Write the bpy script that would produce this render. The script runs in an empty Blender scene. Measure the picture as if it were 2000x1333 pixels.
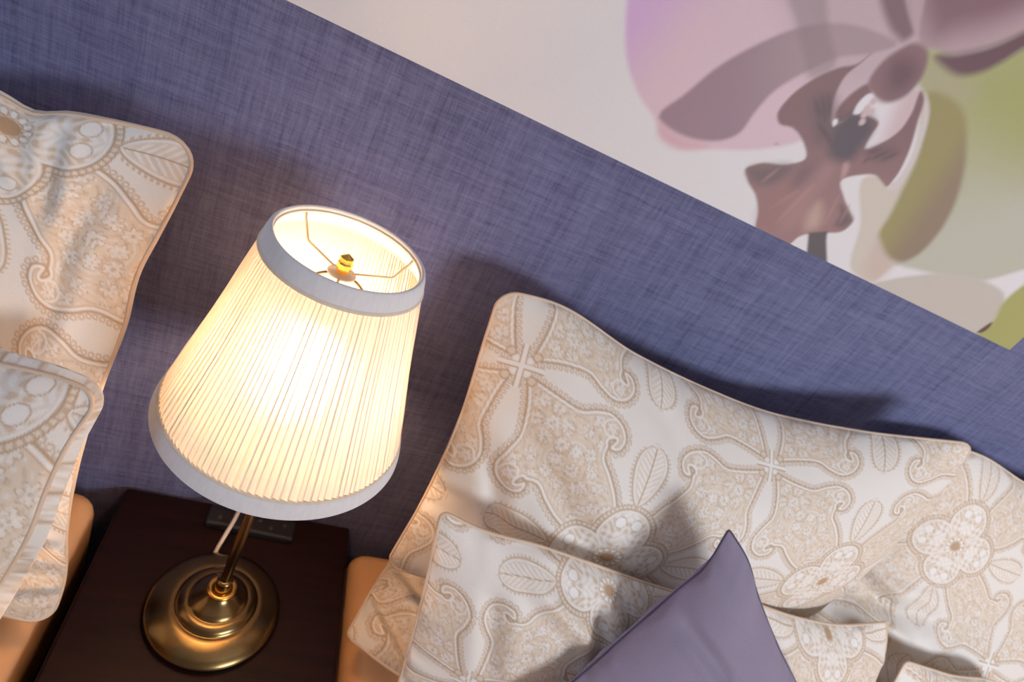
import bpy, bmesh, math
import numpy as np
from mathutils import Vector, Matrix

S = bpy.context.scene
COL = S.collection

# ------------------------------------------------------------------ camera
cam_d = bpy.data.cameras.new('camera'); cam = bpy.data.objects.new('camera', cam_d); COL.objects.link(cam)
cam_d.sensor_width = 36.0; cam_d.lens = 36.0 * 1179.03 / 2000.0; cam_d.clip_start = 0.02
cam_d.dof.use_dof = True; cam_d.dof.focus_distance = 0.52; cam_d.dof.aperture_fstop = 7.5
R_ = Vector((0.88590648, -0.13937899, 0.44242876)); U_ = Vector((-0.28948043, 0.57914604, 0.76209642)); F_ = Vector((0.36245109, 0.80322062, -0.47272174))
m = Matrix((R_, U_, -F_)).transposed().to_4x4(); m.translation = Vector((-0.04205808, -0.47658594, 0.80345200))
cam.matrix_world = m
S.camera = cam

# ------------------------------------------------------------------ world, window light, exposure
W = bpy.data.worlds.new('world'); S.world = W; W.use_nodes = True
bg = W.node_tree.nodes['Background']; bg.inputs[0].default_value = (0.62, 0.74, 1.0, 1); bg.inputs[1].default_value = 0.6
S.view_settings.view_transform = 'Standard'; S.view_settings.look = 'None'
S.view_settings.gamma = 1.0; S.view_settings.use_curve_mapping = False
S.view_settings.exposure = 0.0
def area(name, loc, target, sx, sy, power, color):
    l = bpy.data.lights.new(name, 'AREA'); l.shape = 'RECTANGLE'; l.size = sx; l.size_y = sy; l.energy = power; l.color = color
    o = bpy.data.objects.new(name, l); COL.objects.link(o); o.location = loc
    o.rotation_euler = (Vector(target) - Vector(loc)).to_track_quat('-Z', 'Y').to_euler()
    return o
WINDOW_LIGHT = 42.0
SIDE_LIGHT = 14.0
area('window_daylight', (1.6, -2.12, 0.78), (0.6, 0.17, 0.50), 0.95, 0.5, WINDOW_LIGHT, (0.91, 0.94, 1.0))
area('side_window_daylight', (-2.54, -1.1, 0.95), (0.0, 0.0, 0.4), 1.1, 0.9, SIDE_LIGHT, (0.58, 0.74, 1.0))
BULB = 86.0

# ------------------------------------------------------------------ node helpers
def s2l(c):
    return tuple(((x / 255.0) / 12.92 if x / 255.0 <= 0.04045 else ((x / 255.0 + 0.055) / 1.055) ** 2.4) for x in c)
def mat(name):
    M = bpy.data.materials.new(name); M.use_nodes = True
    nt = M.node_tree; return M, nt, nt.nodes['Principled BSDF']
def L(nt, a, b): nt.links.new(a, b)
def noise(nt, vec, scale, detail=3, rough=0.5):
    n = nt.nodes.new('ShaderNodeTexNoise'); n.inputs['Scale'].default_value = scale; n.inputs['Detail'].default_value = detail
    n.inputs['Roughness'].default_value = rough
    if vec: L(nt, vec, n.inputs['Vector'])
    return n.outputs['Fac']
def mapping(nt, vec, sc, rot=(0, 0, 0), loc=(0, 0, 0)):
    n = nt.nodes.new('ShaderNodeMapping'); n.inputs['Scale'].default_value = sc; n.inputs['Rotation'].default_value = rot; n.inputs['Location'].default_value = loc
    L(nt, vec, n.inputs['Vector']); return n.outputs[0]
def objco(nt): return nt.nodes.new('ShaderNodeTexCoord').outputs['Object']
def ramp(nt, fac, stops):
    n = nt.nodes.new('ShaderNodeValToRGB'); e = n.color_ramp.elements
    while len(e) < len(stops): e.new(0.5)
    for k, (p, c) in enumerate(stops): e[k].position = p; e[k].color = (*c, 1)
    L(nt, fac, n.inputs[0]); return n.outputs[0]
def math_(nt, op, a, b):
    n = nt.nodes.new('ShaderNodeMath'); n.operation = op
    for i, v in enumerate((a, b)):
        if isinstance(v, (int, float)): n.inputs[i].default_value = v
        else: L(nt, v, n.inputs[i])
    return n.outputs[0]
def bump(nt, h, bsdf, strength, dist):
    n = nt.nodes.new('ShaderNodeBump'); n.inputs['Strength'].default_value = strength; n.inputs['Distance'].default_value = dist
    L(nt, h, n.inputs['Height']); L(nt, n.outputs[0], bsdf.inputs['Normal'])
def plain(name, c, rough=0.6, metal=0.0, var=0.12, scale=40, spec=0.5, sheen=0.0):
    M, nt, b = mat(name)
    f = noise(nt, objco(nt), scale, 4)
    lo = tuple(x * (1 - var) for x in c); hi = tuple(min(1, x * (1 + var)) for x in c)
    L(nt, ramp(nt, f, [(0.3, lo), (0.7, hi)]), b.inputs['Base Color'])
    b.inputs['Roughness'].default_value = rough; b.inputs['Metallic'].default_value = metal
    b.inputs['Specular IOR Level'].default_value = spec; b.inputs['Sheen Weight'].default_value = sheen
    return M

# wall covering: blue linen with slubbed warp and weft
def linen_wall():
    M, nt, b = mat('blue_linen_wallpaper'); co = objco(nt)
    v1 = noise(nt, mapping(nt, co, (700, 1, 40)), 1.0, 4, 0.65)
    h1 = noise(nt, mapping(nt, co, (40, 1, 700)), 1.0, 4, 0.65)
    v2 = noise(nt, mapping(nt, co, (150, 1, 7)), 1.0, 3, 0.6)
    h2 = noise(nt, mapping(nt, co, (7, 1, 160)), 1.0, 3, 0.6)
    v3 = noise(nt, mapping(nt, co, (26, 1, 2.0)), 1.0, 2, 0.5)
    a = math_(nt, 'ADD', math_(nt, 'MULTIPLY', v1, 0.85), math_(nt, 'MULTIPLY', h1, 0.85))
    c = math_(nt, 'ADD', math_(nt, 'MULTIPLY', v2, 0.6), math_(nt, 'MULTIPLY', h2, 0.6))
    s = math_(nt, 'ADD', math_(nt, 'ADD', a, c), math_(nt, 'MULTIPLY', v3, 0.3))
    s = math_(nt, 'MULTIPLY', s, 1 / 3.2)
    col = ramp(nt, s, [(0.36, (0.058, 0.061, 0.128)), (0.5, (0.132, 0.141, 0.265)), (0.66, (0.215, 0.226, 0.375))])
    L(nt, col, b.inputs['Base Color']); b.inputs['Roughness'].default_value = 0.75; b.inputs['Specular IOR Level'].default_value = 0.25
    bump(nt, s, b, 0.25, 0.002)
    return M
def wood_dark():
    M, nt, b = mat('dark_cherry_wood'); co = objco(nt)
    n = noise(nt, mapping(nt, co, (7, 70, 70)), 1.0, 5, 0.6)
    L(nt, ramp(nt, n, [(0.3, (0.008, 0.0022, 0.0024)), (0.7, (0.019, 0.005, 0.0054))]), b.inputs['Base Color'])
    b.inputs['Roughness'].default_value = 0.5; b.inputs['Specular IOR Level'].default_value = 0.2
    return M
def attr_mat(name, rough, bump_s, sheen):
    M, nt, b = mat(name)
    a = nt.nodes.new('ShaderNodeAttribute'); a.attribute_name = 'print'
    co = objco(nt)
    f = noise(nt, co, 900, 2)
    mx = nt.nodes.new('ShaderNodeMix'); mx.data_type = 'RGBA'; mx.blend_type = 'MULTIPLY'; mx.inputs[0].default_value = 0.35
    L(nt, a.outputs['Color'], mx.inputs[6]); L(nt, ramp(nt, f, [(0.3, (0.85, 0.85, 0.85)), (0.7, (1, 1, 1))]), mx.inputs[7])
    L(nt, mx.outputs[2], b.inputs['Base Color'])
    b.inputs['Roughness'].default_value = rough; b.inputs['Sheen Weight'].default_value = sheen
    if bump_s: bump(nt, a.outputs['Fac'], b, bump_s, 0.002)
    return M
M_wall = linen_wall(); M_wood = wood_dark()
M_plaster = plain('beige_plaster', (0.60, 0.54, 0.48), 0.9, var=0.03, scale=6)
M_floor = plain('oak_floor', (0.30, 0.19, 0.11), 0.5, var=0.2, scale=9)
M_frame = plain('white_paint', (0.85, 0.85, 0.84), 0.4, var=0.02)
M_print = attr_mat('orchid_print', 0.55, 0, 0)
M_damask = attr_mat('paisley_jacquard', 0.55, 0.35, 0.15)
M_edge = plain('canvas_edge', (0.75, 0.73, 0.72), 0.7, var=0.03)
M_piping = plain('cream_piping', (0.72, 0.56, 0.42), 0.6, var=0.05)
M_back = plain('cream_cotton_back', (0.74, 0.66, 0.57), 0.65, var=0.05, sheen=0.1)
M_sheet = plain('peach_fitted_sheet', (0.84, 0.46, 0.22), 0.8, var=0.05, scale=15)
M_lilac = plain('lilac_cotton', (0.275, 0.238, 0.33), 0.9, var=0.05, scale=600, spec=0.15, sheen=0.1)
M_lilac_d = plain('dark_lilac_seam', (0.075, 0.055, 0.11), 0.7)
M_black = plain('black_plastic', (0.012, 0.012, 0.014), 0.45)
M_base = plain('dark_bed_fabric', (0.045, 0.035, 0.032), 0.9)
M_brass = plain('antique_brass', (0.27, 0.18, 0.075), 0.25, metal=1.0, var=0.15, scale=25)
M_brassd = plain('bronze_rod', (0.16, 0.10, 0.05), 0.3, metal=1.0, var=0.15, scale=60)
M_gold = plain('polished_gold_brass', (0.85, 0.5, 0.12), 0.25, metal=1.0, var=0.05)
M_steel = plain('white_lacquered_wire', (0.62, 0.55, 0.45), 0.4, metal=0.3)
M_cord = plain('white_cable', (0.82, 0.72, 0.62), 0.5, var=0.02)
def shade_mat(name, col, tr, fwd=0.0):
    M, nt, b = mat(name)
    out = nt.nodes['Material Output']; nt.nodes.remove(b)
    d = nt.nodes.new('ShaderNodeBsdfDiffuse'); t = nt.nodes.new('ShaderNodeBsdfTranslucent'); mx = nt.nodes.new('ShaderNodeMixShader')
    f = noise(nt, mapping(nt, objco(nt), (300, 300, 40)), 1.0, 3)
    c = ramp(nt, f, [(0.3, tuple(x * 0.94 for x in col)), (0.7, col)])
    L(nt, c, d.inputs[0]); L(nt, c, t.inputs[0]); mx.inputs[0].default_value = tr
    L(nt, d.outputs[0], mx.inputs[1]); L(nt, t.outputs[0], mx.inputs[2]); last = mx
    if fwd:                                                     # thin cloth also scatters light forward
        r = nt.nodes.new('ShaderNodeBsdfRefraction'); r.inputs['Roughness'].default_value = 0.75; r.inputs['IOR'].default_value = 1.3
        L(nt, c, r.inputs[0]); last = nt.nodes.new('ShaderNodeMixShader'); last.inputs[0].default_value = fwd
        L(nt, mx.outputs[0], last.inputs[1]); L(nt, r.outputs[0], last.inputs[2])
    L(nt, last.outputs[0], out.inputs[0])
    return M
M_shade = shade_mat('pleated_ivory_fabric', (0.86, 0.82, 0.77), 0.25, 0.13)
M_band = shade_mat('white_trim_ribbon', (0.86, 0.85, 0.86), 0.10)
M_cordtrim = shade_mat('cream_trim_cord', (0.88, 0.80, 0.68), 0.2)
def bulb_mat():
    M, nt, b = mat('glowing_bulb_glass')
    b.inputs['Base Color'].default_value = (1, 0.9, 0.75, 1); b.inputs['Emission Color'].default_value = (1.0, 0.60, 0.31, 1); b.inputs['Emission Strength'].default_value = BULB
    return M
M_bulb = bulb_mat()

# ------------------------------------------------------------------ object helpers
def tag(o, label=None, cat=None, group=None, kind=None):
    if label: o['label'] = label
    if cat: o['category'] = cat
    if group: o['group'] = group
    if kind: o['kind'] = kind
    return o
def empty(name, loc, label, cat, group=None):
    o = bpy.data.objects.new(name, None); COL.objects.link(o); o.location = loc; o.empty_display_size = 0.05
    bpy.context.view_layer.update()
    return tag(o, label, cat, group)
def link(name, me, M, parent=None, smooth=True):
    o = bpy.data.objects.new(name, me); COL.objects.link(o)
    if M: me.materials.append(M)
    if smooth and len(me.polygons): me.polygons.foreach_set('use_smooth', [True] * len(me.polygons))
    if parent:
        o.parent = parent
        if parent.parent is None: o.matrix_parent_inverse = Matrix.Translation(-parent.location)
    return o
def mesh(name, v, f):
    me = bpy.data.meshes.new(name); me.from_pydata([tuple(map(float, x)) for x in v], [], f); me.update(); return me
def grid_mesh(name, P, cols=None, flip=False):
    """P: (ny, nx, 3) array -> quad grid, with an optional linear colour per vertex"""
    ny, nx = P.shape[:2]; i = np.arange(ny * nx).reshape(ny, nx)
    q = np.stack([i[:-1, :-1], i[:-1, 1:], i[1:, 1:], i[1:, :-1]], -1).reshape(-1, 4)
    if flip: q = q[:, ::-1]
    me = bpy.data.meshes.new(name); me.vertices.add(ny * nx); me.vertices.foreach_set('co', P.astype(np.float32).ravel())
    me.loops.add(q.size); me.loops.foreach_set('vertex_index', q.astype(np.int32).ravel())
    me.polygons.add(len(q)); me.polygons.foreach_set('loop_start', np.arange(0, q.size, 4, dtype=np.int32))
    me.update(calc_edges=True)
    if cols is not None:
        at = me.color_attributes.new('print', 'FLOAT_COLOR', 'POINT')
        at.data.foreach_set('color', np.concatenate([cols.reshape(-1, 3), np.ones((ny * nx, 1))], 1).astype(np.float32).ravel())
    return me
def box(name, lo, hi, M, parent=None, bev=0.0, seg=3):
    bm = bmesh.new(); bmesh.ops.create_cube(bm, size=1.0)
    for v in bm.verts: v.co = Vector([lo[k] + (v.co[k] + 0.5) * (hi[k] - lo[k]) for k in range(3)])
    if bev: bmesh.ops.bevel(bm, geom=bm.edges[:], offset=bev, segments=seg, profile=0.5, affect='EDGES')
    me = bpy.data.meshes.new(name); bm.to_mesh(me); bm.free()
    return link(name, me, M, parent, smooth=False)
def lathe(name, prof, M, parent, c=(0, 0, 0), n=72, smooth=True):
    v = []; f = []
    for r, z in prof:
        for k in range(n):
            a = 2 * math.pi * k / n; v.append((c[0] + r * math.cos(a), c[1] + r * math.sin(a), c[2] + z))
    for j in range(len(prof) - 1):
        for k in range(n): f.append((j * n + k, j * n + (k + 1) % n, (j + 1) * n + (k + 1) % n, (j + 1) * n + k))
    return link(name, mesh(name, v, f), M, parent, smooth)
def catmull(pts, n, closed=False):
    P = np.asarray(pts, float)
    if len(P) == 2 and not closed:
        t = np.linspace(0, 1, n)[:, None]; return P[0] * (1 - t) + P[1] * t
    if closed: Q = np.concatenate([P[-1:], P, P[:2]])
    else: Q = np.concatenate([2 * P[:1] - P[1:2], P, 2 * P[-1:] - P[-2:-1]])
    out = []; t = np.linspace(0, 1, 24, endpoint=False)[:, None]
    for i in range(len(Q) - 3):                                  # chord-length Catmull-Rom, so uneven spacing does not overshoot
        p0, p1, p2, p3 = Q[i:i + 4]; h0, h1, h2 = [max(np.linalg.norm(b - a), 1e-9) for a, b in ((p0, p1), (p1, p2), (p2, p3))]
        m1 = h1 * ((p1 - p0) / h0 * h1 + (p2 - p1) / h1 * h0) / (h0 + h1); m2 = h1 * ((p2 - p1) / h1 * h2 + (p3 - p2) / h2 * h1) / (h1 + h2)
        out.append((2 * t ** 3 - 3 * t * t + 1) * p1 + (t ** 3 - 2 * t * t + t) * m1 + (3 * t * t - 2 * t ** 3) * p2 + (t ** 3 - t * t) * m2)
    C = np.concatenate(out + ([] if closed else [P[-1:]]))
    if closed: C = np.concatenate([C, C[:1]])
    d = np.concatenate([[0], np.cumsum(np.linalg.norm(np.diff(C, axis=0), axis=1))]); s = np.linspace(0, d[-1], n)
    return np.stack([np.interp(s, d, C[:, k]) for k in range(C.shape[1])], 1)
def tube(name, pts, r, M, parent, n=8, closed=False):
    P = np.asarray(pts, float); N = len(P)
    T = np.gradient(P, axis=0)
    if closed: T = np.roll(P, -1, 0) - np.roll(P, 1, 0)
    T /= np.linalg.norm(T, axis=1)[:, None] + 1e-12
    up = np.array([0.13, 0.21, 0.97]); A = np.cross(T, up); A /= np.linalg.norm(A, axis=1)[:, None] + 1e-9; B = np.cross(T, A)
    rr = np.full(N, r) if np.isscalar(r) else np.asarray(r)
    a = np.linspace(0, 2 * np.pi, n, endpoint=False)
    V = P[:, None] + rr[:, None, None] * (np.cos(a)[None, :, None] * A[:, None] + np.sin(a)[None, :, None] * B[:, None])
    f = []
    for j in range(N if closed else N - 1):
        k2 = (j + 1) % N
        for k in range(n): f.append((j * n + k, j * n + (k + 1) % n, k2 * n + (k + 1) % n, k2 * n + k))
    if not closed: f += [tuple(range(n))[::-1], tuple((N - 1) * n + k for k in range(n))]
    return link(name, mesh(name, V.reshape(-1, 3), f), M, parent)
def sstep(a, b, x):
    t = np.clip((x - a) / (b - a), 0, 1); return t * t * (3 - 2 * t)

# ------------------------------------------------------------------ the room
WALL = 0.17
tag(box('wall_back', (-2.4, WALL, -0.55), (3.0, WALL + 0.12, 1.95), M_wall), 'blue linen-textured wall behind the beds and lamp', None, None, 'structure')

tag(box('wall_right', (3.0, -2.1, -0.55), (3.12, WALL + 0.12, 1.95), M_plaster), kind='structure')
tag(box('floor', (-2.52, -2.1, -0.63), (3.12, WALL + 0.12, -0.55), M_floor), kind='structure')
tag(box('ceiling', (-2.52, -2.1, 1.95), (3.12, WALL + 0.12, 2.03), M_frame), kind='structure')
wx0, wx1, wz0, wz1 = 1.05, 2.15, 0.48, 1.08
def rects_box(name, rs, y0, y1, M, parent=None, swap=False):
    v = []; f = []
    for (x0, x1, z0, z1) in rs:
        b = len(v); v += [(x, y, z) for x in (x0, x1) for y in (y0, y1) for z in (z0, z1)]
        f += [tuple(b + i for i in q) for q in ((0, 1, 3, 2), (4, 6, 7, 5), (0, 4, 5, 1), (2, 3, 7, 6), (0, 2, 6, 4), (1, 5, 7, 3))]
    if swap: v = [(y, x, z) for x, y, z in v]
    return link(name, mesh(name, v, f), M, parent, smooth=False)
sy0, sy1, sz0, sz1 = -1.7, -0.5, 0.46, 1.44
tag(rects_box('wall_left', [(-2.1, sy0, -0.55, 1.95), (sy1, WALL + 0.12, -0.55, 1.95), (sy0, sy1, -0.55, sz0), (sy0, sy1, sz1, 1.95)], -2.52, -2.4, M_plaster, swap=True), kind='structure')
tag(rects_box('window_2', [(sy0, sy1, sz0, sz0 + .05), (sy0, sy1, sz1 - .05, sz1), (sy0, sy0 + .05, sz0, sz1), (sy1 - .05, sy1, sz0, sz1), (-1.12, -1.08, sz0, sz1)], -2.48, -2.43, M_frame, swap=True), kind='structure')
tag(rects_box('wall_front', [(-2.4, wx0, -0.55, 1.95), (wx1, 3.0, -0.55, 1.95), (wx0, wx1, -0.55, wz0), (wx0, wx1, wz1, 1.95)], -2.1, -1.98, M_plaster), kind='structure')
tag(rects_box('window_1', [(wx0, wx1, wz0, wz0 + .05), (wx0, wx1, wz1 - .05, wz1), (wx0, wx0 + .05, wz0, wz1), (wx1 - .05, wx1, wz0, wz1), (1.585, 1.615, wz0, wz1)], -2.06, -2.01, M_frame), kind='structure')

# ------------------------------------------------------------------ orchid print on the wall
def sdf(poly, X, Z):
    """signed distance (negative inside) to a smooth closed outline"""
    d = np.full(X.shape, 1e9); ins = np.zeros(X.shape, bool)
    for (x1, y1), (x2, y2) in zip(poly[:-1], poly[1:]):
        ex, ey = x2 - x1, y2 - y1; l2 = ex * ex + ey * ey + 1e-18
        t = np.clip(((X - x1) * ex + (Z - y1) * ey) / l2, 0, 1)
        d = np.minimum(d, (X - x1 - t * ex) ** 2 + (Z - y1 - t * ey) ** 2)
        c = (y1 > Z) != (y2 > Z)
        ins ^= c & (X < (x2 - x1) * (Z - y1) / ((y2 - y1) if y2 != y1 else 1e-12) + x1)
    d = np.sqrt(d); return np.where(ins, -d, d)
AX0, AX1, AZ0, AZ1 = -0.75, 0.9821, 0.6920, 1.42
def art():
    gx = np.concatenate([np.linspace(AX0, -0.16, 12)[:-1], np.arange(-0.16, 0.16, 0.02), np.arange(0.16, AX1, 0.0019), [AX1]])
    gz = np.concatenate([np.arange(AZ0, 1.03, 0.0019), np.linspace(1.03, AZ1, 40)])
    X, Z = np.meshgrid(gx, gz)
    C = np.empty(X.shape + (3,)); C[:] = s2l((222, 219, 220))
    def layer(pts, col, soft=0.0022, col2=None, g=None, alpha=1.0, n=90, sharp=False):
        P = np.asarray(pts, float)
        poly = np.concatenate([P, P[:1]]) if sharp else catmull(P, n, closed=True)
        k = max(soft * 1.2, 0.004)
        bx = (X > poly[:, 0].min() - k) & (X < poly[:, 0].max() + k) & (Z > poly[:, 1].min() - k) & (Z < poly[:, 1].max() + k)
        r = np.where(bx.any(1))[0]; c = np.where(bx.any(0))[0]
        if not len(r) or not len(c): return
        sl = (slice(r[0], r[-1] + 1), slice(c[0], c[-1] + 1))
        a = (1 - sstep(-soft, soft, sdf(poly, X[sl], Z[sl]))) * alpha
        c1 = np.array(s2l(col)); cc = c1
        if col2 is not None:
            g0, g1 = np.array(g[0]), np.array(g[1]); dv = g1 - g0
            t = sstep(0, 1, ((X[sl] - g0[0]) * dv[0] + (Z[sl] - g0[1]) * dv[1]) / (dv @ dv))[..., None]
            cc = c1 * (1 - t) + np.array(s2l(col2)) * t
        C[sl] = C[sl] * (1 - a[..., None]) + cc * a[..., None]
    # large pink petal on the left
    layer([(0.1578, 0.8590), (0.1776, 0.8125), (0.1992, 0.7822), (0.2308, 0.7588), (0.2611, 0.7450), (0.2713, 0.7353), (0.2928, 0.7309), (0.3435, 0.7491), (0.3990, 0.7749), (0.4287, 0.7970), (0.4467, 0.8275), (0.4665, 0.8725), (0.4868, 0.9218), (0.4184, 0.9864)], (208,170,212), 0.004, (214,186,196), [(0.1785, 0.8323), (0.2522, 0.8174)])
    layer([(0.2814, 0.9239), (0.3207, 0.8956), (0.3728, 0.8631), (0.4222, 0.8522), (0.4665, 0.8725), (0.4868, 0.9218), (0.4149, 0.9894)], (185,165,170), 0.03, alpha=.75)
    layer([(0.2713, 0.7353), (0.2649, 0.7485), (0.2894, 0.7434), (0.3299, 0.7474), (0.2938, 0.7295)], (205,150,160), 0.008, alpha=.5)
    layer([(0.2617, 0.7500), (0.2743, 0.7832), (0.2893, 0.8177), (0.3151, 0.8543), (0.3449, 0.8850), (0.3722, 0.9025), (0.4180, 0.9175), (0.4571, 0.9200), (0.4360, 0.9008), (0.4067, 0.8833), (0.3874, 0.8622), (0.3731, 0.8433), (0.3627, 0.8249), (0.3578, 0.7993), (0.3557, 0.7731), (0.3472, 0.7632), (0.3205, 0.7500), (0.2951, 0.7454), (0.2746, 0.7464)], (150,120,132), 0.0035, (168,146,150), [(0.3113, 0.7899), (0.3949, 0.8950)])
    layer([(0.2947, 0.9166), (0.3362, 0.8880), (0.3692, 0.8669), (0.3909, 0.8537), (0.4079, 0.8728), (0.3774, 0.8973), (0.3231, 0.9305)], (132,112,118), 0.006, alpha=.5)
    # upper petals round the centre
    layer([(0.3850, 0.9606), (0.4221, 0.9340), (0.4471, 0.9260), (0.4614, 0.9264), (0.4657, 0.9348), (0.4407, 0.9582), (0.4186, 0.9770)], (128,98,106), 0.006)
    layer([(0.4170, 0.9810), (0.4611, 0.9422), (0.4839, 0.9315), (0.5099, 0.9349), (0.5659, 0.9712), (0.5847, 0.9910), (0.6242, 1.0410), (0.5778, 1.0692)], (182,155,162), 0.004)
    layer([(0.4256, 0.9804), (0.4661, 0.9498), (0.4912, 0.9431), (0.5101, 0.9590), (0.5441, 0.9869), (0.5707, 1.0258), (0.5444, 1.0431)], (132,98,106), 0.022)
    layer([(0.4161, 0.9758), (0.4630, 0.9378), (0.4746, 0.9336), (0.4689, 0.9406), (0.4221, 0.9787)], (190,165,172), 0.003, alpha=.8)
    # green petal on the right
    layer([(0.4809, 0.9268), (0.5073, 0.9370), (0.5413, 0.9417), (0.5801, 0.9609), (0.5985, 0.9881), (0.6291, 1.0381), (0.8160, 0.9530), (0.9230, 0.8435), (0.8671, 0.7973), (0.8187, 0.7584), (0.7628, 0.7437), (0.7095, 0.7332), (0.6701, 0.7289), (0.6439, 0.7449), (0.6187, 0.8101), (0.5685, 0.8760)], (170,170,122), 0.005, (186,185,168), [(0.6109, 0.9387), (0.7283, 0.7799)])
    layer([(0.5715, 0.9326), (0.6050, 0.9771), (0.6878, 1.0216), (0.7893, 0.9686), (0.7544, 0.9048), (0.6474, 0.9050)], (160,162,92), 0.05, alpha=.75)
    layer([(0.4966, 0.9208), (0.5197, 0.9305), (0.5552, 0.9309), (0.5863, 0.9214), (0.5617, 0.9041), (0.5290, 0.9011)], (172,165,132), 0.02, alpha=.9)
    layer([(0.5067, 0.9311), (0.5289, 0.9443), (0.5645, 0.9722), (0.5818, 0.9930), (0.6193, 1.0440), (0.6491, 1.0259), (0.5976, 0.9821), (0.5868, 0.9629), (0.5735, 0.9452), (0.5543, 0.9316), (0.5274, 0.9278)], (104,72,78), 0.006)
    layer([(0.5378, 0.7997), (0.5565, 0.8078), (0.5812, 0.8025), (0.5829, 0.8193), (0.5653, 0.8553), (0.5267, 0.9001), (0.5441, 0.8961), (0.6140, 0.8224), (0.6799, 0.7313), (0.6725, 0.7241), (0.6653, 0.6958), (0.6214, 0.6950), (0.5801, 0.7493)], (204,194,180), 0.004)
    layer([(0.6165, 0.7797), (0.6404, 0.7435), (0.6725, 0.7241), (0.6631, 0.6949), (0.6460, 0.6966)], (196,172,160), 0.012, alpha=.6)
    layer([(0.5301, 0.9017), (0.5559, 0.9087), (0.5869, 0.9063), (0.6259, 0.8823), (0.6603, 0.8495), (0.6831, 0.8156), (0.6939, 0.7816), (0.6916, 0.7484), (0.6801, 0.7330), (0.6600, 0.7305), (0.6303, 0.7409), (0.6133, 0.7518), (0.6081, 0.7724), (0.5965, 0.8041), (0.5807, 0.8423), (0.5551, 0.8764)], (152,142,88), 0.006, (142,122,98), [(0.6104, 0.7920), (0.6689, 0.8020)])
    layer([(0.6657, 0.6926), (0.6858, 0.7075), (0.7236, 0.7305), (0.7741, 0.7526), (0.8326, 0.7613), (0.8821, 0.7539), (0.9027, 0.7144), (0.9011, 0.6940), (0.8398, 0.6823), (0.7608, 0.6802)], (194,186,176), 0.004)
    layer([(0.8922, 0.7844), (0.9350, 0.8442), (1.1467, 0.7142), (1.0006, 0.6820), (0.8994, 0.6934), (0.9027, 0.7144), (0.8872, 0.7485)], (166,164,98), 0.006)
    layer([(0.8960, 0.6941), (0.8973, 0.7045), (0.9035, 0.7167), (0.9072, 0.7102), (0.9044, 0.6973)], (100,70,50), 0.0025)
    # lip
    layer([(0.5205, 0.9008), (0.5085, 0.8870), (0.4946, 0.8686), (0.4979, 0.8530), (0.5039, 0.8508), (0.5098, 0.8241), (0.5240, 0.8356), (0.5354, 0.8574), (0.5353, 0.8762), (0.5250, 0.8970)], (224,220,224), 0.003, (206,182,184), [(0.4952, 0.8555), (0.5261, 0.8695)])
    layer([(0.5282, 0.8996), (0.5515, 0.8747), (0.5720, 0.8418), (0.5779, 0.8137), (0.5756, 0.8015), (0.5852, 0.8014), (0.5845, 0.8269), (0.5715, 0.8580), (0.5406, 0.8945)], (208,198,196), 0.003)
    layer([(0.4576, 0.8777), (0.4702, 0.8707), (0.4658, 0.8447), (0.4547, 0.8311), (0.4472, 0.8369), (0.4493, 0.8669)], (126,92,94), 0.003)
    layer([(0.4367, 0.9017), (0.4306, 0.8878), (0.4143, 0.8758), (0.3928, 0.8501), (0.3832, 0.8273), (0.3833, 0.8085), (0.3911, 0.8024), (0.4101, 0.8049), (0.4293, 0.7998), (0.4494, 0.7837), (0.4350, 0.7708), (0.3996, 0.7559), (0.3898, 0.7451), (0.4011, 0.7354), (0.4242, 0.7236), (0.4408, 0.7081), (0.4515, 0.6907), (0.5096, 0.6893), (0.5139, 0.7041), (0.5389, 0.7199), (0.5661, 0.7373), (0.5665, 0.7496), (0.5530, 0.7572), (0.5299, 0.7690), (0.5115, 0.7827), (0.5289, 0.7978), (0.5480, 0.8055), (0.5628, 0.8029), (0.5732, 0.8011), (0.5743, 0.8135), (0.5665, 0.8400), (0.5468, 0.8726), (0.5283, 0.8972), (0.5223, 0.8993), (0.5311, 0.8767), (0.5335, 0.8591), (0.5231, 0.8365), (0.5098, 0.8241), (0.5048, 0.8386), (0.5029, 0.8516), (0.4807, 0.8514), (0.4650, 0.8455), (0.4571, 0.8303), (0.4490, 0.8285), (0.4368, 0.8424), (0.4299, 0.8557), (0.4270, 0.8727), (0.4327, 0.8888)], (128,94,96), 0.0022, (150,112,110), [(0.4539, 0.8369), (0.4973, 0.7218)], n=330)
    layer([(0.4097, 0.8406), (0.4264, 0.8512), (0.4607, 0.8201), (0.4523, 0.8050), (0.4265, 0.8215)], (98,76,80), 0.012, alpha=.7)
    layer([(0.4633, 0.8472), (0.4874, 0.8532), (0.5002, 0.8454), (0.5039, 0.8248), (0.5037, 0.8083), (0.4868, 0.7976), (0.4650, 0.8074), (0.4580, 0.8295)], (82,70,78), 0.01)
    layer([(0.5127, 0.8215), (0.5315, 0.8370), (0.5540, 0.8372), (0.5462, 0.8237), (0.5254, 0.8179)], (98,74,76), 0.008, alpha=.6)
    layer([(0.3941, 0.7457), (0.4129, 0.7591), (0.4409, 0.7688), (0.4416, 0.7544), (0.4230, 0.7382), (0.4058, 0.7375)], (100,82,84), 0.009, alpha=.8)
    layer([(0.4507, 0.7717), (0.4722, 0.7845), (0.4837, 0.7727), (0.4748, 0.7551), (0.4573, 0.7510)], (112,84,86), 0.012, alpha=.7)
    layer([(0.5330, 0.7589), (0.5551, 0.7552), (0.5652, 0.7491), (0.5626, 0.7389), (0.5474, 0.7355), (0.5433, 0.7487)], (96,78,78), 0.006, alpha=.8)
    layer([(0.4735, 0.7334), (0.4709, 0.7637), (0.4810, 0.7930), (0.4888, 0.7938), (0.4942, 0.7530), (0.4991, 0.7152), (0.4881, 0.7031)], (168,126,124), 0.012, alpha=.6)
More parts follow.
